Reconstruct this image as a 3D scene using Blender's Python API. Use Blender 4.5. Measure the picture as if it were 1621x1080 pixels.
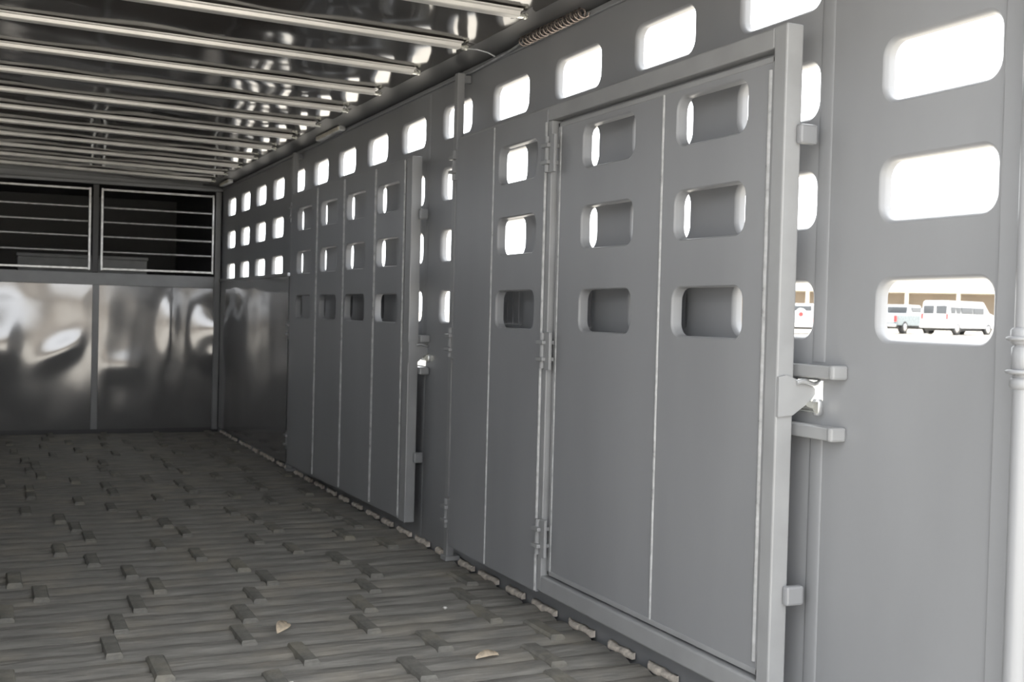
import bpy, bmesh, math, random
from mathutils import Matrix, Vector
random.seed(7)
for o in list(bpy.data.objects): bpy.data.objects.remove(o)
S = bpy.context.scene
COL = S.collection

# ------------------------------------------------------------------ camera
FPX = 1835.0
cam_d = bpy.data.cameras.new('camera'); cam = bpy.data.objects.new('camera', cam_d); COL.objects.link(cam)
cam_d.sensor_width = 36.0; cam_d.lens = FPX / 1621.0 * 36.0
cam_d.clip_start = 0.05; cam_d.clip_end = 1500
_r = Vector((0.91004877, -0.41372028, 0.02543139)); _u = Vector((-0.01425832, 0.03007235, 0.99944602)); _f = Vector((0.41425587, 0.90990724, -0.02146835))
M4 = Matrix.Identity(4)
for i in range(3):
    M4[i][0] = _r[i]; M4[i][1] = _u[i]; M4[i][2] = -_f[i]
EYE = 0.954873
M4[2][3] = EYE
cam.matrix_world = M4
cam_d.dof.use_dof = True; cam_d.dof.focus_distance = 3.0; cam_d.dof.aperture_fstop = 8.0
S.camera = cam

# ------------------------------------------------------------------ world, sun, exposure
w = bpy.data.worlds.new('sky'); S.world = w; w.use_nodes = True
bg = w.node_tree.nodes['Background']; bg.inputs[0].default_value = (0.96, 0.98, 1.0, 1); bg.inputs[1].default_value = 2.6
sun_d = bpy.data.lights.new('sun', 'SUN'); sun_d.energy = 4.5; sun_d.angle = math.radians(2.0); sun_d.color = (1, .97, .92)
sun = bpy.data.objects.new('sun', sun_d); COL.objects.link(sun)
sun.location = (0, 30, 40)
sun.rotation_euler = Vector((-0.10, -0.62, -1.0)).to_track_quat('-Z', 'Y').to_euler()   # high sun ahead of the trailer's nose
S.view_settings.view_transform = 'Standard'; S.view_settings.look = 'None'
S.view_settings.gamma = 1.0; S.view_settings.use_curve_mapping = False
S.view_settings.exposure = 0.80

# ------------------------------------------------------------------ materials
MATS = {}
def mat(name, col, rough=.5, metal=0., var=.06, scale=6., bump=0., bscale=60., rvar=.08, col2=None, stretch=None, coat=0., spec=None):
    m = bpy.data.materials.new(name); m.use_nodes = True
    nt = m.node_tree; b = nt.nodes['Principled BSDF']
    tc = nt.nodes.new('ShaderNodeTexCoord'); mp = nt.nodes.new('ShaderNodeMapping')
    nt.links.new(tc.outputs['Object'], mp.inputs[0])
    if stretch: mp.inputs['Scale'].default_value = stretch
    n = nt.nodes.new('ShaderNodeTexNoise'); n.inputs['Scale'].default_value = scale; n.inputs['Detail'].default_value = 6
    nt.links.new(mp.outputs[0], n.inputs['Vector'])
    cr = nt.nodes.new('ShaderNodeValToRGB')
    c2 = col2 or tuple(min(1, c * (1 + var * 2)) for c in col)
    c1 = tuple(c * (1 - var * 2) for c in col) if not col2 else col
    cr.color_ramp.elements[0].position = .3; cr.color_ramp.elements[1].position = .7
    cr.color_ramp.elements[0].color = (*c1, 1); cr.color_ramp.elements[1].color = (*c2, 1)
    nt.links.new(n.outputs['Fac'], cr.inputs[0]); nt.links.new(cr.outputs[0], b.inputs['Base Color'])
    mr = nt.nodes.new('ShaderNodeMapRange'); mr.inputs['To Min'].default_value = max(0, rough - rvar); mr.inputs['To Max'].default_value = min(1, rough + rvar)
    nt.links.new(n.outputs['Fac'], mr.inputs['Value']); nt.links.new(mr.outputs[0], b.inputs['Roughness'])
    b.inputs['Metallic'].default_value = metal
    if coat: b.inputs['Coat Weight'].default_value = coat; b.inputs['Coat Roughness'].default_value = .15
    if spec is not None: b.inputs['Specular IOR Level'].default_value = spec
    if bump:
        n2 = nt.nodes.new('ShaderNodeTexNoise'); n2.inputs['Scale'].default_value = bscale; n2.inputs['Detail'].default_value = 4
        nt.links.new(mp.outputs[0], n2.inputs['Vector'])
        bp = nt.nodes.new('ShaderNodeBump'); bp.inputs['Strength'].default_value = bump; bp.inputs['Distance'].default_value = .004
        nt.links.new(n2.outputs['Fac'], bp.inputs['Height']); nt.links.new(bp.outputs[0], b.inputs['Normal'])
    MATS[name] = m
    return m
mat('grey_paint', (.272, .278, .290), .34, var=.045, scale=2.6, stretch=(1, 1, .3), bump=.12, bscale=5, rvar=.07)
mat('grey_paint_post', (.31, .315, .322), .36, var=.04, scale=8, rvar=.06)
mat('weld_bead', (.42, .425, .43), .30, var=.12, scale=40, bump=.5, bscale=70)
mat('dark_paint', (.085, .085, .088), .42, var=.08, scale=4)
mat('steel_sheet', (.29, .29, .295), .11, .45, var=.05, scale=3, bump=.05, bscale=9, rvar=.03, spec=.75)
mat('roof_metal', (.045, .040, .036), .09, 0., var=.06, scale=3, bump=.10, bscale=3.2, rvar=.03, spec=.7)
mat('bow_metal', (.72, .705, .68), .38, .35, var=.06, scale=9, rvar=.08)
mat('galvanised', (.62, .63, .64), .33, .8, var=.12, scale=30, rvar=.1)
mat('bright_zinc', (.72, .72, .66), .25, .9, var=.1, scale=40, rvar=.1)
mat('rubber', (.175, .169, .158), .78, var=.18, scale=14, bump=.6, bscale=40, col2=(.285, .276, .257), spec=.35, stretch=(.45, 2.6, 1))
mat('rubber_cleat', (.145, .14, .13), .75, var=.2, scale=30, bump=.5, bscale=80, col2=(.225, .22, .20), spec=.35)
def dust(name, col, scale, lo, hi, fac):
    m = MATS[name]; nt = m.node_tree; b = nt.nodes['Principled BSDF']
    src = b.inputs['Base Color'].links[0].from_socket
    geo = nt.nodes.new('ShaderNodeNewGeometry')
    n = nt.nodes.new('ShaderNodeTexNoise'); n.inputs['Scale'].default_value = scale; n.inputs['Detail'].default_value = 8; n.inputs['Roughness'].default_value = .65
    nt.links.new(geo.outputs['Position'], n.inputs['Vector'])
    mr = nt.nodes.new('ShaderNodeMapRange'); mr.inputs['From Min'].default_value = lo; mr.inputs['From Max'].default_value = hi; mr.inputs['To Max'].default_value = fac
    nt.links.new(n.outputs['Fac'], mr.inputs['Value'])
    mx = nt.nodes.new('ShaderNodeMix'); mx.data_type = 'RGBA'; mx.inputs['B'].default_value = (*col, 1)
    nt.links.new(mr.outputs[0], mx.inputs['Factor']); nt.links.new(src, mx.inputs['A']); nt.links.new(mx.outputs['Result'], b.inputs['Base Color'])
dust('rubber', (.36, .325, .27), 3.2, .48, .72, .7)
dust('rubber_cleat', (.36, .33, .26), 4.0, .48, .72, .6)
mat('pale_filler', (.66, .60, .53), .8, var=.15, scale=60, bump=.5, bscale=120)
mat('dry_leaf', (.62, .52, .40), .7, var=.15, scale=60)
mat('white_chip', (.75, .74, .71), .6, var=.08, scale=60)
mat('lamp_lens', (.72, .68, .58), .25, var=.06, scale=20)
mat('coil_steel', (.45, .38, .34), .35, .8, var=.2, scale=60)
mat('box_grey', (.22, .22, .22), .6, var=.1, scale=6)
mat('gravel', (.46, .42, .36), .9, var=.1, scale=.35, bump=.4, bscale=9, col2=(.58, .54, .47))
mat('van_white', (.62, .62, .62), .3, var=.02, scale=3, coat=.5)
mat('suv_silver', (.52, .53, .54), .32, .4, var=.03, scale=3, coat=.5)
mat('truck_teal', (.13, .17, .18), .28, .3, var=.05, scale=3, coat=.6)
mat('chrome', (.75, .75, .76), .15, 1., var=.03)
mat('tinted_glass', (.055, .06, .065), .08, var=.05)
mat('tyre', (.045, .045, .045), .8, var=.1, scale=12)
mat('tail_red', (.60, .04, .04), .3, var=.05)
mat('plate_white', (.62, .64, .68), .5, var=.04)
mat('cream_fascia', (.80, .76, .66), .6, var=.03, scale=.6)
mat('brown_wall', (.15, .12, .09), .8, var=.06, scale=.8)
mat('tan_wall', (.30, .25, .20), .8, var=.06, scale=.8)
mat('column_cream', (.78, .74, .64), .6, var=.03)
mat('metal_roof', (.62, .58, .50), .5, var=.05, scale=.5)

# ------------------------------------------------------------------ helpers
class MB:
    def __init__(s): s.v = []; s.f = []; s.sm = []
    def quad(s, a, b, c, d, smooth=False):
        n = len(s.v); s.v += [a, b, c, d]; s.f.append((n, n+1, n+2, n+3)); s.sm.append(smooth)
    def loops(s, L, closed=True, smooth=True):          # bridge consecutive loops
        base = [];
        for lp in L:
            base.append(len(s.v)); s.v += lp
        n = len(L[0])
        for a, b in zip(base[:-1], base[1:]):
            for i in range(n if closed else n-1):
                j = (i+1) % n
                s.f.append((a+i, a+j, b+j, b+i)); s.sm.append(smooth)
    def cap(s, lp, smooth=False):
        n = len(s.v); s.v += lp; s.f.append(tuple(range(n, n+len(lp)))); s.sm.append(smooth)
    def box(s, x0, x1, y0, y1, z0, z1, ch=0.0):
        if ch <= 0:
            P = [(x, y, z) for x in (x0, x1) for y in (y0, y1) for z in (z0, z1)]; n = len(s.v); s.v += P
            for q in ((0,1,3,2),(4,6,7,5),(0,4,5,1),(2,3,7,6),(0,2,6,4),(1,5,7,3)):
                s.f.append(tuple(n+i for i in q)); s.sm.append(False)
            return
        bm = bmesh.new(); bmesh.ops.create_cube(bm, size=1)
        for v in bm.verts:
            v.co = Vector(((x0+x1)/2 + v.co.x*(x1-x0), (y0+y1)/2 + v.co.y*(y1-y0), (z0+z1)/2 + v.co.z*(z1-z0)))
        bmesh.ops.bevel(bm, geom=list(bm.edges), offset=ch, segments=2, affect='EDGES', profile=.5)
        n = len(s.v); bm.verts.index_update(); s.v += [tuple(v.co) for v in bm.verts]
        for f in bm.faces: s.f.append(tuple(n+v.index for v in f.verts)); s.sm.append(False)
        bm.free()
    def tube(s, pts, r, n=10, caps=True):
        L = []
        for i, p in enumerate(pts):
            p = Vector(p); a = Vector(pts[max(0, i-1)]); b = Vector(pts[min(len(pts)-1, i+1)])
            d = (b-a).normalized(); up = Vector((0,0,1)) if abs(d.z) < .9 else Vector((1,0,0))
            e1 = d.cross(up).normalized(); e2 = e1.cross(d)
            rr = r[i] if isinstance(r, (list, tuple)) else r
            L.append([tuple(p + e1*math.cos(t)*rr + e2*math.sin(t)*rr) for t in [2*math.pi*k/n for k in range(n)]])
        s.loops(L)
        if caps: s.cap(L[0][::-1]); s.cap(L[-1])
    def lathe(s, cx, cy, prof, n=20, axis='z'):
        L = []
        for r, h in prof:
            lp = []
            for k in range(n):
                t = 2*math.pi*k/n; c, d = math.cos(t)*r, math.sin(t)*r
                lp.append((cx+c, cy+d, h) if axis == 'z' else (h, cx+c, cy+d))
            L.append(lp)
        s.loops(L); s.cap(L[0][::-1]); s.cap(L[-1])
    def mesh(s, name):
        me = bpy.data.meshes.new(name); me.from_pydata(s.v, [], s.f)
        for p, q in zip(me.polygons, s.sm): p.use_smooth = q
        me.update(); return me
    def build(s, name, m, parent=None, off=None):
        bm = bmesh.new(); me = s.mesh(name); bm.from_mesh(me)
        bmesh.ops.remove_doubles(bm, verts=bm.verts, dist=1e-6) if False else None
        bmesh.ops.recalc_face_normals(bm, faces=bm.faces) if s.__dict__.get('recalc') else None
        bm.to_mesh(me); bm.free()
        return link(name, me, m, parent, off)
def link(name, me, m, parent=None, off=None):
    if m and not me.materials: me.materials.append(MATS[m])
    o = bpy.data.objects.new(name, me); COL.objects.link(o)
    if parent: o.parent = parent
    if off: o.location = off
    return o
def tag(o, label, cat, group=None):
    o['label'] = label; o['category'] = cat
    if group: o['group'] = group
    return o
def thing(name, loc, label, cat, group=None, rz=0):
    o = bpy.data.objects.new(name, None); COL.objects.link(o); o.location = loc; o.rotation_euler = (0, 0, rz)
    o.empty_display_size = .1
    return tag(o, label, cat, group)
def struct(o):
    o['kind'] = 'structure'; return o
def bx(name, m, parent, x0, x1, y0, y1, z0, z1, ch=.003):
    b = MB(); b.box(x0, x1, y0, y1, z0, z1, ch); return b.build(name, m, parent)
def arcpts(w, h, r, n=8):
    """rounded rectangle, 4*(n+1) points (a,b), counter-clockwise from the right side"""
    P = []
    for q, (sx, sy) in enumerate(((1,1),(-1,1),(-1,-1),(1,-1))):
        for k in range(n+1):
            t = math.pi/2*(q + k/n)
            P.append((sx*(w/2-r) + math.cos(t)*r, sy*(h/2-r) + math.sin(t)*r))
    return P
def rectpts(y0, y1, z0, z1, yc, zc, w, h, r, n=8):
    """points on the cell's border that pair with arcpts"""
    P = []
    for q, (sx, sy) in enumerate(((1,1),(-1,1),(-1,-1),(1,-1))):
        ey = y1 if sx > 0 else y0; ez = z1 if sy > 0 else z0
        py = yc + sx*(w/2-r); pz = zc + sy*(h/2-r)
        for k in range(n+1):
            if q % 2 == 0: a = k/(n/2)
            else: a = (n-k)/(n/2)
            # a: 0 at the y-side, 1 corner, 2 at the z-side
            if a <= 1: P.append((ey, pz + (ez-pz)*a))
            else: P.append((ey + (py-ey)*(a-1), ez))
    return P
HW, HH, HR = .300, .122, .034
LIP = [(.009, 0.), (.0072, .0008), (.0042, .0032), (.0016, .007), (.0002, .012), (0., .030)]
def cell(b, x, y0, y1, z0, z1, yc, zc, lip=LIP, w=HW, h=HH, r=HR, sgn=1):
    g = 2*lip[0][0]
    outer = [(x, p, q) for p, q in rectpts(y0, y1, z0, z1, yc, zc, w+g, h+g, r+lip[0][0])]
    inner = [(x, yc+p, zc+q) for p, q in arcpts(w+g, h+g, r+lip[0][0])]
    b.loops([outer, inner], smooth=False)
    L = []
    for gr, d in lip:
        L.append([(x+d*sgn, yc+p, zc+q) for p, q in arcpts(w+2*gr, h+2*gr, r+gr)])
    b.loops(L, smooth=True)
def plate(b, x, ys, zs, skip=()):
    for i in range(len(ys)-1):
        for j in range(len(zs)-1):
            if (i, j) in skip: continue
            b.quad((x, ys[i], zs[j]), (x, ys[i+1], zs[j]), (x, ys[i+1], zs[j+1]), (x, ys[i], zs[j+1]))

# ------------------------------------------------------------------ dimensions
XR, XL = 1.70, -0.28              # inner faces of the side walls
YF, YB = 9.35, 1.30              # front sheet, open rear
COL0, CP = 8.949, 0.5148          # punched columns
ROWS = [1.7326, 1.4841, 1.2356, 0.9871]; RP = .2485
ZTOP = 1.905

# ================================================================== OUTSIDE GROUND
def gz(x): return -0.55 + .0192*(x-2)
b = MB()
gxs = [-220, 2, 30, 60, 100, 260]; gys = [-200, 0, 40, 80, 120, 300]
for i in range(5):
    for j in range(5):
        b.quad(*[(x, y, gz(x) if x > 2 else -.55) for x, y in ((gxs[i], gys[j]), (gxs[i+1], gys[j]), (gxs[i+1], gys[j+1]), (gxs[i], gys[j+1]))])
struct(b.build('ground', 'gravel'))

# ================================================================== FLOOR
b = MB(); b.box(XL, XR, YB, YF, -.12, -.032)
floor = struct(b.build('floor', 'dark_paint'))
PITCH = .236
prof = [(-.1165, -.034)]
for c_ in (-.058, .058):
    for t_ in range(9):
        a_ = -1 + 2*t_/8
        prof.append((c_ + .0565*a_, -.0105*abs(a_)**2.2))
prof.append((.1165, -.034))
def plank_mesh(seed):
    rd = random.Random(seed); b = MB(); L = []
    n = 22; x0, x1 = XL+.004, 1.668 + rd.uniform(-.006, .004)
    for i in range(n+1):
        x = x0 + (x1-x0)*i/n; lp = []
        dz = rd.uniform(-.0012, .0012)
        for k, (y, z) in enumerate(prof):
            j = 0 if k in (0, len(prof)-1) else 1
            lp.append((x, y + j*rd.uniform(-.0022, .0022), z + (j*dz + j*rd.uniform(-.0012, .0012))))
        L.append(lp)
    b.loops(L, closed=False, smooth=False); b.cap(L[-1]); b.cap(L[0][::-1])
    return b.mesh('plank')
pl = [plank_mesh(i) for i in range(6)]
def cleat_mesh(seed):
    rd = random.Random(seed); b = MB()
    hw = .0235 + rd.uniform(-.002, .002); hl = .097 + rd.uniform(-.006, .004)
    def lp(a, c, z): return [(a, c, z), (-a, c, z), (-a, -c, z), (a, -c, z)]
    L = [lp(hw, hl, -.010), lp(hw*.98, hl*.99, .003), lp(hw*.80, hl*.93, .010)]
    L[2] = [(x+rd.uniform(-.003, .003), y+rd.uniform(-.004, .004), z+rd.uniform(-.001, .001)) for x, y, z in L[2]]
    b.loops(L, smooth=False); b.cap(L[-1]); return b.mesh('cleat')
cl = [cleat_mesh(i) for i in range(6)]
def strip_mesh(seed):
    rd = random.Random(seed); b = MB(); n = 9; L = []
    ln = .165 + rd.uniform(-.03, .02)
    for i in range(n+1):
        t = i/n; y = -ln/2 + ln*t; a = .017*math.sin(math.pi*min(1, max(.06, t)))**.35 * rd.uniform(.6, 1.05)
        h = .011*rd.uniform(.6, 1.1)
        L.append([(1.694, y, -.01), (1.694, y, h), (1.690-a*.5, y, h*.9), (1.688-a, y, h*.45), (1.688-a, y, -.01)])
    b.loops(L, closed=False, smooth=True); b.cap(L[0]); b.cap(L[-1][::-1]); return b.mesh('end_strip')
es = [strip_mesh(i) for i in range(6)]
OFF = {-3: .262, -2: .32, -1: .06, 0: .325, 1: .37, 2: .08, 3: .18, 4: .115, 5: .005, 6: .27, 7: .02, 8: .37, 9: .31, 10: .18, 11: .045, 12: .23, 13: .22, 14: .08, 15: .30, 16: .25}
k0 = math.ceil((YB + .12 - 3.385)/PITCH); k1 = math.floor((YF - .12 - 3.385)/PITCH)
for k in range(k0, k1+1):
    y = 3.385 + PITCH*k
    p = link('plank', pl[k % 6], 'rubber', floor, (0, y, 0))
    if y > 2.2:
        o = OFF.get(k, random.uniform(0, .38))
        for i in range(-1, 5):
            x = o + .379*i
            if XL+.05 < x < 1.63: link('cleat', cl[random.randrange(6)], 'rubber_cleat', p, (x + random.uniform(-.012, .012), random.uniform(-.006, .006), 0))
        link('end_strip', es[k % 6], 'pale_filler', p, (0, random.uniform(-.02, .02), 0))

# ================================================================== RIGHT AND LEFT WALLS
def side_wall(name, x, sgn, slots, ncol=15, rows=(0, 1, 2, 3)):
    b = MB()
    edges = [YF+.01] + [COL0 - CP*(k+.5) for k in range(ncol-1)] + [YB]
    zed = [ROWS[0]+RP/2] + [ROWS[r]-RP/2 for r in range(4)]
    for k in range(ncol):
        y1, y0 = edges[k], edges[k+1]
        for r in range(4):
            z1, z0 = zed[r], zed[r+1]
            yc = COL0 - CP*k
            if (k < 4 and r == 3) or r not in rows or (yc - .17 < YB): b.quad((x, y0, z0), (x, y1, z0), (x, y1, z1), (x, y0, z1))
            else: cell(b, x, y0, y1, z0, z1, yc, ROWS[r], sgn=sgn, lip=LIP[:-1] + [(0, .026)])
    ye = edges[-1]
    plate(b, x, [ye, YF+.01], [zed[0], ZTOP+.01])
    ys = sorted({ye, YF+.01} | {v for s in slots for v in s[:2]}); zs = sorted({-.12, zed[-1]} | {v for s in slots for v in s[2:]})
    skip = set()
    for i in range(len(ys)-1):
        for j in range(len(zs)-1):
            for s in slots:
                if s[0] <= (ys[i]+ys[i+1])/2 <= s[1] and s[2] <= (zs[j]+zs[j+1])/2 <= s[3]: skip.add((i, j))
    plate(b, x, ys, zs, skip)
    return struct(b.build(name, 'grey_paint'))
wr = side_wall('wall_right', XR, 1, [(2.058, 2.145, .756, .828), (4.61, 4.77, .735, .825)])
wl = side_wall('wall_left', XL, -1, [], rows=(0, 1))  # out of view; its two hole rows are added to light the inside
# closed slide covers over part of the lowest row (outer side of the wall)
for k in (4, 5, 6, 7, 10, 11, 12):
    y = COL0 - CP*k; sh = -.075 if k == 11 else 0
    bb = MB(); bb.box(XR+.030, XR+.034, y-.22+sh, y+(.185 if k == 11 else .23)+sh, ROWS[3]-.09, ROWS[3]+.09, .001)
    for q in range(7): bb.box(XR+.027, XR+.030, y-.15+sh+.05*q-.006, y-.15+sh+.05*q+.006, ROWS[3]-.085, ROWS[3]+.085)
    bb.build('slide_cover', 'dark_paint' if k < 8 else 'grey_paint', wr)
# shiny sheet over the far lower wall
def sheet(n, m, fn):
    b = MB(); L = [[fn(i/n, j/m) for j in range(m+1)] for i in range(n+1)]
    b.loops(L, closed=False, smooth=True); return b
def bumpy(u, v, amp, s):
    return amp*(math.sin(7.3*u+s)*math.sin(5.1*v+1.7*s) + .6*math.sin(13.7*u+2.2*s+3*v)*math.cos(9.1*v+s) + .35*math.sin(23*u-4*v+s))
def f_side(u, v):
    y = 7.02 + (YF-.004-7.02)*u; z = .015 + 1.155*v
    d = .0005*math.sin(38*u) + bumpy(u, v, .0016, 4.)
    # crease bulging by the front corner
    d += .012*math.exp(-((u-.86)/.10)**2 - ((v-.62)/.16)**2) - .010*math.exp(-((u-.72)/.07)**2 - ((v-.86)/.12)**2)
    e = min(1, 10*min(u, 1-u), 10*min(v, 1-v))
    return (XR-.010-d*e, y, z)
sheet(70, 50, f_side).build('steel_sheet', 'steel_sheet', wr)
bx('edge_strip', 'grey_paint_post', wr, XR-.022, XR-.001, 7.02, YF, 1.165, 1.185)
# half-round ribs and stacked catches beside the gates' free ends
for y in (2.075, 4.633):
    b = MB(); L = []
    for za, zb_ in ((.0, .700), (.870, ZTOP-.02)):
        L = [[(XR - .003*math.sin(math.pi*t/8), y + .022*math.cos(math.pi*t/8), z) for t in range(9)] for z in (za, zb_)]
        b.loops(L, closed=False); b.cap(L[1]); b.cap(L[0][::-1])
    b.build('wall_rib', 'grey_paint', wr)
for y0, y1, zs, nm in ((1.975, 2.16, (.850, .716), 0), (4.56, 4.70, (.850, .716), 1)):
    for z in zs:
        b = MB(); b.box(XR-.040, XR-.0005, y0+.012, y1, z-.014, z+.014, .003); b.box(XR-.044, XR-.0005, y0, y0+.016, z-.016, z+.016, .006)
        b.build('latch_catch', 'grey_paint_post', wr)

# ================================================================== FRONT WALL
def f_front(x0, x1, s):
    def fn(u, v):
        x = x0 + (x1-x0)*u; z = .012 + 1.10*v
        e = min(1, 12*min(u, 1-u), 9*min(v, 1-v))
        d = bumpy(u, v, .0016, s)
        if s > 2:   # right-hand sheet: V-shaped crease running into the corner
            d += .034*math.exp(-((u-1.02)/.19)**2 - ((v-.70)/.20)**2) + .012*math.exp(-((u-.96)/.07)**2 - ((v-.50)/.08)**2)
            d += .007*math.exp(-((u-.60)/.07)**2 - ((v-.78)/.22)**2)
            e = min(1, 12*u, 40*(1-u)+.4, 9*min(v, 1-v))
            d += .007*math.exp(-((u-.22)/.20)**2 - ((v-.44)/.10)**2)
        else:
            d += .020*math.exp(-((u-.36)/.17)**2 - ((v-.58)/.22)**2)
            d += .009*math.exp(-(((v-.50) - .45*(u-.7))/.09)**2 - ((u-.80)/.16)**2)
        return (x, YF-.012 - d*e, z)
    return fn
b = MB(); b.box(XL, XR, YF, YF+.03, -.12, 1.20); wf = struct(b.build('wall_front', 'dark_paint'))
sheet(70, 50, f_front(XL, .745, 1.3)).build('steel_panel', 'steel_sheet', wf)
sheet(70, 50, f_front(.775, XR-.012, 3.1)).build('steel_panel', 'steel_sheet', wf)
bx('joint_strip', 'grey_paint_post', wf, .742, .790, YF-.020, YF-.002, .012, 1.17)
bx('cap_strip', 'grey_paint_post', wf, XL, XR, YF-.026, YF-.001, 1.112, 1.205, .004)
# gooseneck nose behind the bars, dark inside
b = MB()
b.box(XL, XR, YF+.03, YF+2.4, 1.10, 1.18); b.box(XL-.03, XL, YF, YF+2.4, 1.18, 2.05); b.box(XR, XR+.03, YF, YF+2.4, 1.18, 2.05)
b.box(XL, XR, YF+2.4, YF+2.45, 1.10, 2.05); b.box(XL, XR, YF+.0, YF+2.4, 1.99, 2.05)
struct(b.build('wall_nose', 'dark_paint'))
# header over the bars
b = MB(); b.box(XL, XR, YF-.045, YF, 1.876, 1.900, .004); b.box(XL, XR, YF-.012, YF, 1.898, 2.0)
struct(b.build('trim_1', 'grey_paint'))
# corner post
bx('corner_post', 'grey_paint_post', wf, XR-.055, XR-.012, YF-.055, YF-.012, 0, 1.872, .004)
cor = None

# ================================================================== CEILING
XM = (XR+XL)/2
def zroof(x): return 1.9165 + .0190*(1.545-x)
b = MB(); L = []
rd = random.Random(3); ph = [rd.uniform(0, 6.28) for _ in range(8)]
NX, NY = 36, 220
for j in range(NY+1):
    y = YB + (YF+.05-YB)*j/NY; lp = []
    for i in range(NX+1):
        x = XL+.13 + (XR-XL-.26)*i/NX
        dz = .0011*math.sin(9*x+ph[0]+2*y) + .0010*math.sin(12.6*y+ph[1]) + .0008*math.sin(17*x+5*y+ph[2]) + .0006*math.sin(27*y-8*x+ph[3])
        lp.append((x, y, zroof(x) + dz))
    L.append(lp)
b.loops(L, closed=False)
ceil = struct(b.build('ceiling', 'roof_metal'))
# solid roof skin above so that no light comes through
bx('roof_skin', 'metal_roof', ceil, XL-.02, XR+.02, YB, YF+2.45, 2.055, 2.08, 0)
def bow_mesh():
    b = MB(); L = []
    n = 16; x0, x1 = XL+.155, 1.515
    for i in range(n+1):
        x = x0 + (x1-x0)*i/n; z = zroof(x) - .003 
        L.append([(x, .042, z), (x, .040, z-.004), (x, .022, z-.004), (x, .019, z-.015), (x, .016, z-.018), (x, -.016, z-.018), (x, -.019, z-.015), (x, -.022, z-.004), (x, -.040, z-.004), (x, -.042, z)])
    b.loops(L, closed=False, smooth=False); b.cap(L[-1]); b.cap(L[0][::-1]); return b.mesh('roof_bow')
bm_ = bow_mesh()
b = MB(); b.box(1.513, 1.538, -.014, .014, 1.897, 1.909, .003); b.box(1.535, 1.548, -.010, .010, 1.895, 1.913, .003); clip_me = b.mesh('bow_clip')
for k in range(-7, 13):
    y = 3.347 + .4955*k
    if y > YF-.1: continue
    bw = link('roof_bow', bm_, 'bow_metal', ceil, (0, y, 0))
    if y > 2: link('bow_clip', clip_me, 'bright_zinc', bw)
# coves between roof and walls
for nm, sx, xw in (('trim_2', 1, XR), ('trim_3', -1, XL)):
    b = MB(); pr = []
    for t in range(11):
        a = math.pi/2*t/10
        pr.append((xw - sx*(.165*(1-math.cos(a))) , 1.905 + (.0125 if sx > 0 else .045)*math.sin(a)))
    L = [[(x, y, z) for x, z in pr] for y in (YB, YF)]
    b.loops(L, closed=False); b.quad(*[(xw, y, z) for y, z in ((YB, 1.9), (YF, 1.9), (YF, 2.06), (YB, 2.06))])
    tr = struct(b.build(nm, 'dark_paint'))
    b = MB(); b.box(min(xw, xw-sx*.012), max(xw, xw-sx*.012), YB, YF-.05, 1.888, 1.906, .003); b.build('ledge_rail', 'grey_paint', tr)

# ================================================================== POSTS
def post(label, x0, x1, y0, y1, ztop):
    p = thing('hinge_post', ((x0+x1)/2, (y0+y1)/2, 0), label, 'post', 'gate hinge posts')
    cx, cy = (x0+x1)/2, (y0+y1)/2
    bx('tube', 'grey_paint_post', p, x0-cx, x1-cx, y0-cy, y1-cy, 0.018, ztop, .004)
    bx('base_plate', 'grey_paint_post', p, x0-cx-.008, x1-cx+.022, y0-cy-.012, y1-cy+.012, .001, .020, .003)
    for z in (.55, 1.30, 1.865): bx('wall_bracket', 'grey_paint', p, x1-cx-.002, XR-cx-.001, -.010, .010, z-.015, z+.015, .002)
    return p
post('grey square hinge post carrying the near gate, between the two gates', 1.640, 1.670, 4.164, 4.200, 1.885)
post('grey square hinge post carrying the far gate, beside the shiny sheet', 1.640, 1.670, 6.762, 6.798, 1.885)
pp = thing('pivot_post', (1.652, 1.466, 0), 'round grey pivot post with ringed collars at the right edge', 'post')
b = MB(); b.lathe(0, 0, [(.021, .003), (.021, 1.88)]); b.build('tube', 'grey_paint', pp)
for z0, z1, r in ((.928, .957, .027), (.881, .926, .0245), (.850, .870, .0265)):
    b = MB(); b.lathe(0, 0, [(r-.004, z0), (r, z0+.004), (r, z1-.004), (r-.004, z1)]); b.build('collar', 'grey_paint', pp)
for z in (.934, .876):
    b = MB(); b.lathe(0, 0, [(.029, z), (.034, z+.002), (.034, z+.006), (.029, z+.008)]); b.build('ring', 'grey_paint', pp)
bx('jamb', 'grey_paint', pp,   .036, .0475, -.03, .104, .003, 1.88, .004)

# ================================================================== GATES
GZ = [1.461, 1.222, .977]
def gate_panel(name, y1, y0, z0, z1, x, holes, parent, m='grey_paint', depth=.030):
    """y1 > y0 ; holes = yc or None"""
    b = MB()
    for side in (0, 1):
        xx = x + depth*side
        if holes is None:
            plate(b, xx, [y0, y1], [z0, z1])
        else:
            zs = [GZ[2]-.115, (GZ[1]+GZ[2])/2, (GZ[0]+GZ[1])/2, min(z1-.01, GZ[0]+.115)]
            plate(b, xx, [y0, y1], [z0, zs[0]]); plate(b, xx, [y0, y1], [zs[3], z1])
            for q in range(3):
                zc = GZ[2-q]
                cell(b, xx, y0, y1, zs[q], zs[q+1], holes, zc, lip=[(g*.5, d*.6) for g, d in LIP[:-1]] + [(0, depth)] if side == 0 else [(.002, 0), (0, 0)], w=HW*min(1, (y1-y0-.06)/HW))
    c = [(y0, z0), (y1, z0), (y1, z1), (y0, z1)]
    for i in range(4):
        (a, e), (f, g) = c[i], c[(i+1) % 4]
        b.quad((x, a, e), (x, f, g), (x+depth, f, g), (x+depth, a, e))
    return b.build(name, m, parent)
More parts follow.
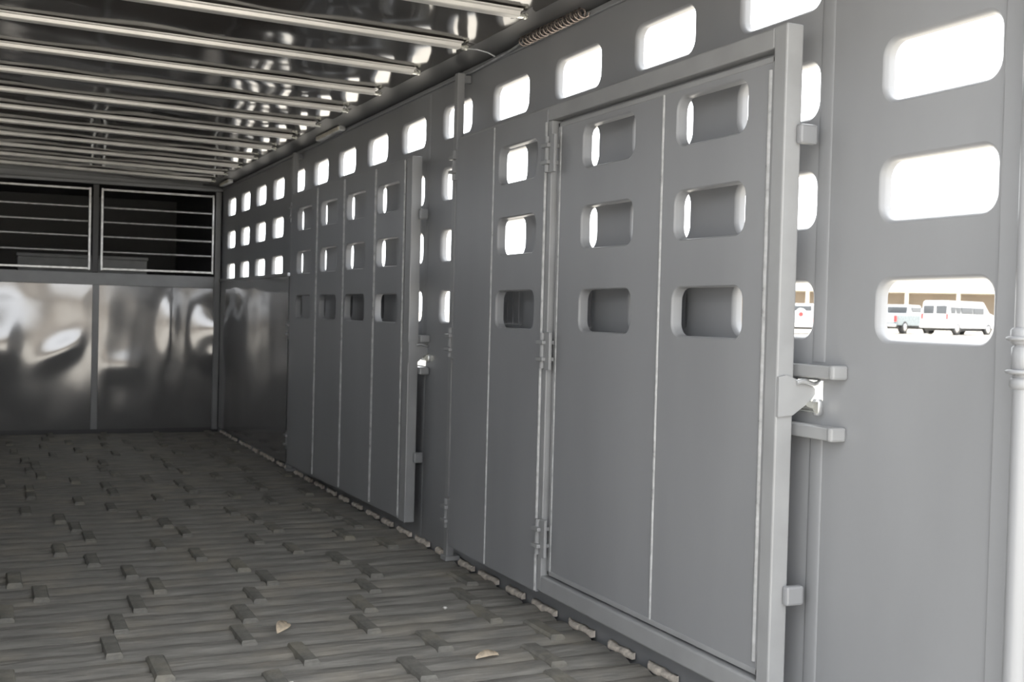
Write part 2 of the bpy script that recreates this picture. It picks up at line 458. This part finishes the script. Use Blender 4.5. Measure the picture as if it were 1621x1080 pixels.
def seam(y, z0, z1, x, parent, wd=.005, pr=.004, m='weld_bead', name='seam'):
    b = MB(); L = []
    n = 24; rd = random.Random(int(abs(y)*1e4) + 5)
    for i in range(n+1):
        z = z0 + (z1-z0)*i/n; j = rd.uniform(-.0003, .0003)
        L.append([(x+.001, y-wd+j, z), (x-pr*.8, y-wd*.5+j, z), (x-pr, y+j, z), (x-pr*.8, y+wd*.5+j, z), (x+.001, y+wd+j, z)])
    b.loops(L, closed=False); return b.build(name, m, parent)
def hinge(x, y, z, parent, arm, name='hinge', k=1.):
    """knuckle stack with two collars and a strap plate"""
    h = MB(); h.lathe(x, y, [(.0105*k, z-.055), (.0105*k, z+.055)], n=14)
    o = h.build(name, 'grey_paint_post', parent)
    return o
def hinge_bits(x, y, z, o, k=1.):
    for dz in (-.026, .026):
        b = MB(); b.box(x-.017*k, x+.030, y-.017*k-.012, y+.017*k, z+dz-.006, z+dz+.006, .002); b.build('collar', 'grey_paint_post', o)
    b = MB(); b.box(x-.006, x+.004, y-.055, y-.022, z-.058, z+.058, .002); b.build('strap', 'grey_paint_post', o)
GX = 0.0
def latch(parent, y, x0, x1, z0, z1):
    b = MB()   # tapered gusset plate facing the rear
    P = [(x0, z0), (x0, z1), (x0+.02, z1+.004), (x1-.010, z1-.018), (x1, z1-.026), (x1, z1-.040), (x1-.012, z0+.034), (x0+.040, z0+.003)]
    f = [(p, y-.004, q) for p, q in P]; k = [(p, y+.004, q) for p, q in P]
    b.cap(f); b.cap(k[::-1]); b.loops([f, k], smooth=False)
    lt = b.build('latch_plate', 'grey_paint_post', parent)
    b = MB(); b.tube([(x1-.030, y+.03, z0+.052), (x1+.020, y+.03, z0+.052)], .011, 12); b.tube([(x1-.012, y-.028, z0+.022), (x1-.012, y+.03, z0+.022)], .013, 12)
    b.build('latch_bolt', 'bright_zinc', lt)
    b = MB(); b.lathe(x1-.004, y-.018, [(.009, z0+.004), (.012, z0+.010), (.012, z0+.034), (.009, z0+.040)], n=14); b.build('latch_pin', 'galvanised', lt)
    b = MB(); b.tube([(x1-.055+.011*t, y-.008-.003*math.sin(t*.6), z1-.012+.004*math.sin(t*1.1)) for t in range(8)], .006, 8)
    b.build('latch_handle', 'galvanised', lt)
    return lt
# ---- near gate: fixed panels, then a walk-through door framed by square tube
HX, HY = 1.590, 4.015
g1 = thing('swing_gate', (HX, HY, 0), 'near grey steel gate with a walk-through door, folded against the right wall', 'gate', 'punched swing gates')
ZB, ZT = .095, 1.612
Y = lambda v: v - HY
bx('hinge_stile', 'grey_paint', g1, 0.004, .045, Y(3.975), Y(4.012), ZB+.002, ZT-.004, .004)
bx('top_rail', 'grey_paint_post', g1, 0, .046, Y(2.126), Y(4.015), ZT-.046, ZT, .004)
bx('bottom_rail', 'grey_paint_post', g1, 0, .046, Y(2.126), Y(3.235), ZB, ZB+.052, .005)
bx('bottom_rail', 'grey_paint', g1, .002, .046, Y(3.24), Y(3.972), ZB, ZB+.045, .004)
fs = bx('free_stile', 'grey_paint_post', g1, 0, .046, Y(2.080), Y(2.125), ZB-.02, ZT+.002, .004)
gate_panel('panel', Y(4.013), Y(3.673), ZB-.004, ZT-.010, -.003, None, g1)
gate_panel('panel', Y(3.671), Y(3.262), ZB-.004, ZT-.010, -.003, Y(3.478), g1)
seam(Y(3.672), ZB, ZT-.012, -.003, g1)
seam(Y(3.266), ZB, ZT-.05, -.003, g1, .005, .005)
bx('mid_stile', 'grey_paint_post', g1, 0, .046, Y(3.232), Y(3.260), ZB+.003, ZT-.047, .003)
# walk-through door (recessed a little)
dx = .016
door = bx('door', 'grey_paint_post', g1, dx+.010, dx+.030, Y(2.134), Y(3.216), ZB+.062, ZT-.066, .002)
bm = bmesh.new(); bm.from_mesh(door.data)
bmesh.ops.delete(bm, geom=list(bm.verts), context='VERTS'); bm.to_mesh(door.data); bm.free()
b = MB()
yA, yB_, zA, zB_ = Y(2.134), Y(3.216), ZB+.058, ZT-.058
for a in ((yA, yA+.012, zA, zB_), (yB_-.012, yB_, zA, zB_), (yA, yB_, zA, zA+.014), (yA, yB_, zB_-.014, zB_)): b.box(dx-.002, dx+.032, *a, .002)
bpy.data.objects.remove(door); door = b.build('door', 'grey_paint_post', g1)
bx('door_stop', 'grey_paint', g1, .036, .044, Y(2.125), Y(3.232), ZT-.085, ZT-.044, .001); bx('door_stop', 'grey_paint', g1, .036, .044, Y(2.125), Y(3.232), ZB+.045, ZB+.080, .001); bx('door_stop', 'grey_paint', g1, .036, .044, Y(2.115), Y(2.150), ZB+.05, ZT-.05, .001)
gate_panel('panel', Y(3.212), Y(2.608), zA+.006, zB_-.004, dx, Y(2.905), door)
gate_panel('panel', Y(2.606), Y(2.138), zA+.006, zB_-.004, dx, Y(2.392), door)
seam(Y(2.607), zA+.012, zB_-.012, dx, door)
seam(Y(2.155), zA+.03, zB_-.03, dx, door, .006, .005)
seam(Y(3.200), zA+.012, zB_-.012, dx, door, .004, .003)
for z in (1.458, .850, .270):
    o = hinge(-.010, Y(3.238), z, g1, 0, 'door_hinge'); hinge_bits(-.010, Y(3.238), z, o)
for z in (1.515, .850, .205):
    o = hinge(.012, .060, z, g1, 0, 'post_hinge', 1.1); hinge_bits(.008, .055, z, o, 1.1)
latch(g1, Y(2.076), .0, .100, .748, .836)
for z in (1.372, .350): bx('stop_tab', 'grey_paint', g1, .030, .078, Y(2.060), Y(2.079), z-.022, z+.022, .006)
# ---- far gate
HX2, HY2 = 1.578, 6.500
g2 = thing('swing_gate', (HX2, HY2, 0), 'far grey steel gate of four punched panels, folded against the right wall', 'gate', 'punched swing gates', rz=.0195)
edges = [6.50, 5.985, 5.515, 5.045, 4.672]
Y2 = lambda v: v - HY2
bx('hinge_stile', 'grey_paint', g2, .004, .045, -.040, -.003, ZB, ZT-.004, .004)
bx('top_rail', 'grey_paint_post', g2, .002, .046, Y2(4.665), 0, ZT-.040, ZT, .004)
bx('bottom_rail', 'grey_paint', g2, .002, .046, Y2(4.665), 0, ZB-.015, ZB+.03, .004)
bx('free_stile', 'grey_paint_post', g2, 0, .046, Y2(4.595), Y2(4.662), ZB-.02, ZT+.002, .004)
hc = [6.24, 5.78, 5.335, 4.88]
for i in range(4):
    gate_panel('panel', Y2(edges[i])-.001, Y2(edges[i+1])+.001, ZB-.010, ZT-.006, -.003, Y2(hc[i]), g2)
    if i: seam(Y2(edges[i]), ZB, ZT-.01, -.003, g2, .009, .007)
seam(Y2(4.670), ZB, ZT-.01, -.003, g2, .006, .005)
for z in (1.515, .845, .215):
    o = hinge(.012, .060, z, g2, 0, 'post_hinge', 1.1); hinge_bits(.008, .055, z, o, 1.1)
latch(g2, Y2(4.590), .0, .088, .748, .836)
for z in (1.372, .350): bx('stop_tab', 'grey_paint', g2, .030, .070, Y2(4.572), Y2(4.593), z-.022, z+.022, .006)

# ================================================================== BARRED FRONT GATES
def bar_gate(x0, x1, label):
    yy = YF-.035
    g = thing('bar_gate', ((x0+x1)/2, yy, 1.21), label, 'gate', 'barred gates over the front sheet')
    h = (x1-x0)/2; zt, zb = 1.835-1.21, 1.235-1.21
    for s in (-1, 1): bx('stile', 'galvanised', g, s*h-.008, s*h+.008, -.010, .010, zb-.012, zt+.012, .003)
    for nm, z in (('bottom_rail', zb), ('top_rail', zt)): bx(nm, 'galvanised', g, -h+.008, h-.008, -.009, .009, z-.008, z+.008, .002)
    for z in (1.700, 1.590, 1.480, 1.364):
        b = MB(); b.tube([(-h+.012, 0, z-1.21), (h-.012, 0, z-1.21)], .0085, 10); b.build('bar', 'galvanised', g)
bar_gate(-.19, .712, 'left gate of horizontal bars above the dented front sheet')
bar_gate(.80, 1.628, 'right gate of horizontal bars above the dented front sheet')
bx('mid_post', 'dark_paint', wf, .735, .778, YF-.03, YF+.005, 1.205, 1.872, .004)

# grey box lying in the nose
nb = thing('storage_box', (.69, YF+.30, 1.182), 'low grey box behind the bars on the nose floor', 'box')
bx('body', 'box_grey', nb, -.47, .47, -.12, .12, 0, .135, .006); bx('lid', 'box_grey', nb, -.478, .478, -.126, .126, .135, .160, .005)

# ================================================================== SMALL FITTINGS
b = MB(); N = 17; pts = []
for i in range(N*10+1):
    t = i/10; a = 2*math.pi*t
    pts.append((1.668 + .0165*math.cos(a), 3.645 - .46*i/(N*10), 1.897 + .0165*math.sin(a)))
b.tube(pts, .0032, 6); tag(b.build('coil_spring', 'coil_steel'), 'stretched steel coil spring hanging along the roof ledge above the near gate', 'spring')
b = MB(); b.tube([(1.668, 3.64, 1.897), (1.680, 3.80, 1.892), (1.684, 4.1, 1.886), (1.684, 4.3, 1.885)], .004, 8)
tag(b.build('cable', 'galvanised'), 'thin pale cable running along the roof ledge beside the coil spring', 'cable')
b = MB(); b.tube([(1.545, 3.86, 1.905), (1.59, 3.86, 1.907), (1.635, 3.865, 1.902), (1.665, 3.87, 1.892)], .003, 8)
tag(b.build('wire_hook', 'galvanised'), 'short curved wire hanging from a roof bow end to the ledge', 'wire')
def lamp(loc, ln, label):
    t = thing('strip_lamp', loc, label, 'lamp', 'strip lamps under the roof edge')
    bx('housing', 'galvanised', t, -.020, .014, -ln/2, ln/2, -.012, .014, .003); bx('lens', 'lamp_lens', t, -.026, -.018, -ln/2+.01, ln/2-.01, -.010, .010, .003)
lamp((1.668, 6.06, 1.902), .46, 'pale strip lamp under the roof edge above the far gate')
lamp((1.640, 8.84, 1.900), .34, 'pale strip lamp under the roof edge by the front corner')
def leaf(loc, ln, wd, rz, label):
    b = MB(); n = 8; L = []
    for i in range(n+1):
        t = i/n; ww = wd*math.sin(math.pi*min(.97, max(.03, t)))**.7; x = (t-.5)*ln; h = .010*math.sin(math.pi*t)
        L.append([(x, -ww, h+.003), (x, 0, h), (x, ww, h+.006), (x, ww*.98, h+.0075), (x, 0, h+.0016), (x, -ww*.98, h+.0045)])
    b.loops(L); b.cap(L[0]); b.cap(L[-1][::-1])
    o = b.build('dry_leaf', 'dry_leaf'); o.location = loc; o.rotation_euler = (.25, 0, rz); tag(o, label, 'leaf', 'dry leaves on the floor')
leaf((.817, 3.385, .010), .105, .020, math.radians(60), 'pale dry leaf lying on the rubber floor in the open')
leaf((1.285, 2.935, .004), .075, .014, math.radians(10), 'small tan dry leaf on the rubber floor near the wall')
def chip(loc, r, label):
    bm = bmesh.new(); bmesh.ops.create_icosphere(bm, subdivisions=2, radius=r); rd = random.Random(int(loc[0]*999))
    for v in bm.verts: v.co *= rd.uniform(.75, 1.1); v.co.z *= .6
    me = bpy.data.meshes.new('stone_chip'); bm.to_mesh(me); bm.free()
    o = link('stone_chip', me, 'white_chip'); o.location = (loc[0], loc[1], r*.5 + .0005); tag(o, label, 'stone', 'white chips on the floor')
chip((.727, 2.902), .007, 'small white stone chip on the floor, the leftmost of the bottom edge')
chip((1.371, 3.482), .008, 'white stone chip on the floor in front of the hinge post')
chip((1.489, 2.59), .007, 'white stone chip on the floor below the walk-through door')

# ================================================================== OUTSIDE: VEHICLES AND BUILDING
def wheel(parent, x, y, r=.37, wd=.24):
    s = 1 if x > 0 else -1
    b = MB(); h0, h1 = x-wd*.5, x+wd*.5
    b.lathe(y, r, [(r*.6, h0), (r*.93, h0), (r, h0+.04), (r, h1-.04), (r*.93, h1), (r*.6, h1)], 24, 'x')
    t = b.build('wheel', 'tyre', parent)
    b = MB(); xo = x + s*(wd*.5+.005)
    b.lathe(y, r, [(r*.62, min(xo, xo-s*.05)), (r*.62, max(xo, xo-s*.05)), (r*.2, max(xo, xo-s*.05)+(.02 if s > 0 else 0))], 20, 'x'); b.build('hub', 'chrome', t)
def shell(b, prof, hw, top_in=.10, zb=.9):
    """side profile (y,z) skinned across the width, upper part leaning inwards"""
    def X(z): return hw - top_in*max(0, min(1, (z-zb)/.9))
    zmax = max(z for _, z in prof)
    A = [(X(z), y, z) for y, z in prof]; B = [(-X(z), y, z) for y, z in prof]
    A2 = [(X(z)-.05, y, z) for y, z in prof]
    cy = sum(p[0] for p in prof)/len(prof); cz = sum(p[1] for p in prof)/len(prof)
    def shrink(P, k, dx): return [(x+dx, cy+(y-cy)*k, cz+(z-cz)*k) for x, y, z in P]
    L = [shrink(B, .985, 0), [(x+.06, y, z) for x, y, z in B], [(x-.06, y, z) for x, y, z in A], shrink(A, .985, 0)]
    b.loops(L, smooth=False); b.cap(L[0][::-1]); b.cap(L[-1])
def heading(az): return -math.radians(az)
# white passenger van, rear and right side towards the trailer
van = thing('van', (54.4, 54.65, gz(54.5)+.02), 'white passenger van parked outside, seen from its rear corner', 'van', None, heading(77))
b = MB(); shell(b, [(-1.0, .42), (-1.02, .95), (-.92, 2.02), (-.75, 2.10), (3.0, 2.10), (3.6, 1.42), (4.45, 1.18), (4.5, .45)], 1.0, .14, 1.0); b.build('body', 'van_white', van)
for s in (-1, 1):
    b = MB(); b.box(.08 if s > 0 else -.80, .80 if s > 0 else -.08, -1.01, -.95, 1.28, 1.80, .03); o = b.build('rear_window', 'tinted_glass', van); o.rotation_euler = (0, 0, 0)
    for y0, y1 in ((-.75, -.25), (-.15, .30), (.40, 1.65), (1.75, 2.95)):
        b = MB(); b.box(.915 if s > 0 else -.965, .965 if s > 0 else -.915, y0, y1, 1.30, 1.72, .02); b.build('side_window', 'tinted_glass', van)
    for y in (-.05, 3.45): wheel(van, s*.88, y)
    bx('tail_lamp', 'tail_red', van, .86*s-.06, .86*s+.06, -1.05, -.98, .95, 1.3, .01)
bx('underbody_shade', 'tyre', van, -.80, .80, -.8, 4.2, .24, .44, .02); bx('bumper', 'van_white', van, -.95, .95, -1.14, -.98, .42, .58, .02); bx('licence_plate', 'plate_white', van, -.45, -.05, -1.06, -1.0, .68, .82, .005); bx('door_handle', 'tyre', van, -.02, .16, -1.07, -1.0, 1.06, 1.10, .005)  # dark box below the body is underbody and painted shadow under the van
# pickup
pk = thing('pickup_truck', (53.4, 58.2, gz(53.4)+.02), 'dark grey-green pickup truck parked outside, left of the white van', 'truck', None, heading(68))
b = MB(); shell(b, [(-1.2, .55), (-1.2, 1.18), (.9, 1.20), (3.6, 1.20), (4.4, 1.05), (4.45, .5)], .98, .04, .8); b.build('body', 'truck_teal', pk)
b = MB(); shell(b, [(.85, 1.18), (.95, 1.80), (1.15, 1.88), (2.5, 1.88), (3.3, 1.2)], .90, .14, 1.2); cabo = b.build('cab', 'suv_silver', pk)
bx('rear_window', 'tinted_glass', cabo, -.65, .65, .83, .93, 1.34, 1.75, .02)
for s in (-1, 1):
    bx('side_window', 'tinted_glass', cabo, .84*s-.03, .84*s+.03, 1.15, 2.6, 1.36, 1.74, .02)
    for y in (0, 3.5): wheel(pk, s*.87, y, .40, .27)
    bx('tail_lamp', 'tail_red', pk, .88*s-.09, .88*s+.09, -1.24, -1.17, .78, 1.14, .01)
bx('underbody_shade', 'tyre', pk, -.80, .80, -1.0, 4.1, .30, .57, .02); bx('tailgate', 'suv_silver', pk, -.78, .78, -1.23, -1.19, .70, 1.15, .01); bx('bumper', 'chrome', pk, -.95, .95, -1.36, -1.2, .45, .62, .02)  # dark box doubles as sill and as the shade beneath the pickup
# boxy SUV with spare wheel
sv = thing('suv', (46.3, 58.3, gz(46.3)+.02), 'boxy silver vehicle with a round spare wheel on its back, seen beside the near gate', 'car', None, heading(40))
b = MB(); shell(b, [(-.9, .5), (-.92, 1.1), (-.85, 1.80), (-.7, 1.86), (1.9, 1.86), (2.4, 1.2), (3.4, 1.1), (3.4, .5)], .92, .12, 1.0); b.build('body', 'suv_silver', sv)
bx('rear_window', 'tinted_glass', sv, -.62, .62, -.93, -.84, 1.42, 1.72, .02)
b = MB(); L = []
for r, yy in ((.10, -1.16), (.30, -1.16), (.36, -1.10), (.36, -.95), (.1, -.92)):
    L.append([(r*math.cos(2*math.pi*k/24), yy, 1.20 + r*math.sin(2*math.pi*k/24)) for k in range(24)])
b.loops(L); b.cap(L[0]); sp = b.build('spare_wheel', 'van_white', sv)
b = MB(); L = [[(r*math.cos(2*math.pi*k/20), yy, 1.20 + r*math.sin(2*math.pi*k/20)) for k in range(20)] for r, yy in ((.12, -1.19), (.16, -1.15))]
b.loops(L); b.cap(L[0]); b.build('hub', 'tail_red', sp)
bx('underbody_shade', 'tyre', sv, -.74, .74, -.7, 3.1, .27, .52, .02); bx('bumper', 'van_white', sv, -.88, .88, -1.02, -.88, .42, .66, .02)  # dark lower box also stands in for the shadow below the SUV
for s in (-1, 1):
    bx('tail_lamp', 'tail_red', sv, .80*s-.06, .80*s+.06, -.95, -.88, .75, 1.0, .01)
    for y in (0, 2.5): wheel(sv, s*.80, y)
# unseen brown building added behind the open rear, for the front sheet to reflect
sh = bpy.data.objects.new('added_backdrop_shed', None); COL.objects.link(sh); sh.location = (1.0, -62, -.55); struct(sh)
b = MB(); b.box(-30, 30, -8, 0, 0, 3.3); b.build('wall', 'brown_wall', sh)
b = MB(); b.quad((-31, .5, 3.2), (31, .5, 3.2), (31, -4, 4.2), (-31, -4, 4.2)); b.quad((-31, -4, 4.2), (31, -4, 4.2), (31, -8.5, 3.2), (-31, -8.5, 3.2)); b.build('roof', 'metal_roof', sh)
for x in (-20, -8, 3, 15): bx('door', 'tan_wall', sh, x, x+3.2, -.02, .06, 0, 2.8, .02)
# long low building with a cream roof edge and columns
bl = thing('building', (70.8, 72.2, .70), 'long low building with cream roof edge and columns beyond the vehicles', 'building', None, heading(44.4-90)+math.radians(-90))
# local: x along the front, -y towards the trailer
b = MB(); b.box(-19, 24, 4.0, 14, 0, 3.1); b.build('wall', 'tan_wall', bl)
b = MB(); b.box(-20, 25, -.25, .0, 3.05, 3.75, .03); b.box(-20, 25, 0, 14.5, 3.05, 3.12); b.build('fascia', 'cream_fascia', bl)
b = MB(); b.quad((-20, -.25, 3.75), (25, -.25, 3.75), (25, 7, 5.4), (-20, 7, 5.4)); b.quad((-20, 7, 5.4), (25, 7, 5.4), (25, 14.5, 3.75), (-20, 14.5, 3.75)); b.build('roof', 'metal_roof', bl)
for x in range(-18, 25, 4):
    bx('column', 'column_cream', bl, x-.14-4.17, x+.14-4.17, .2, .48, 0, 3.06, .01)
for x in range(-16, 22, 8):
    bx('window', 'tinted_glass', bl, x, x+1.6, 3.95, 4.02, 1.0, 2.2, .01)

bpy.context.view_layer.update()
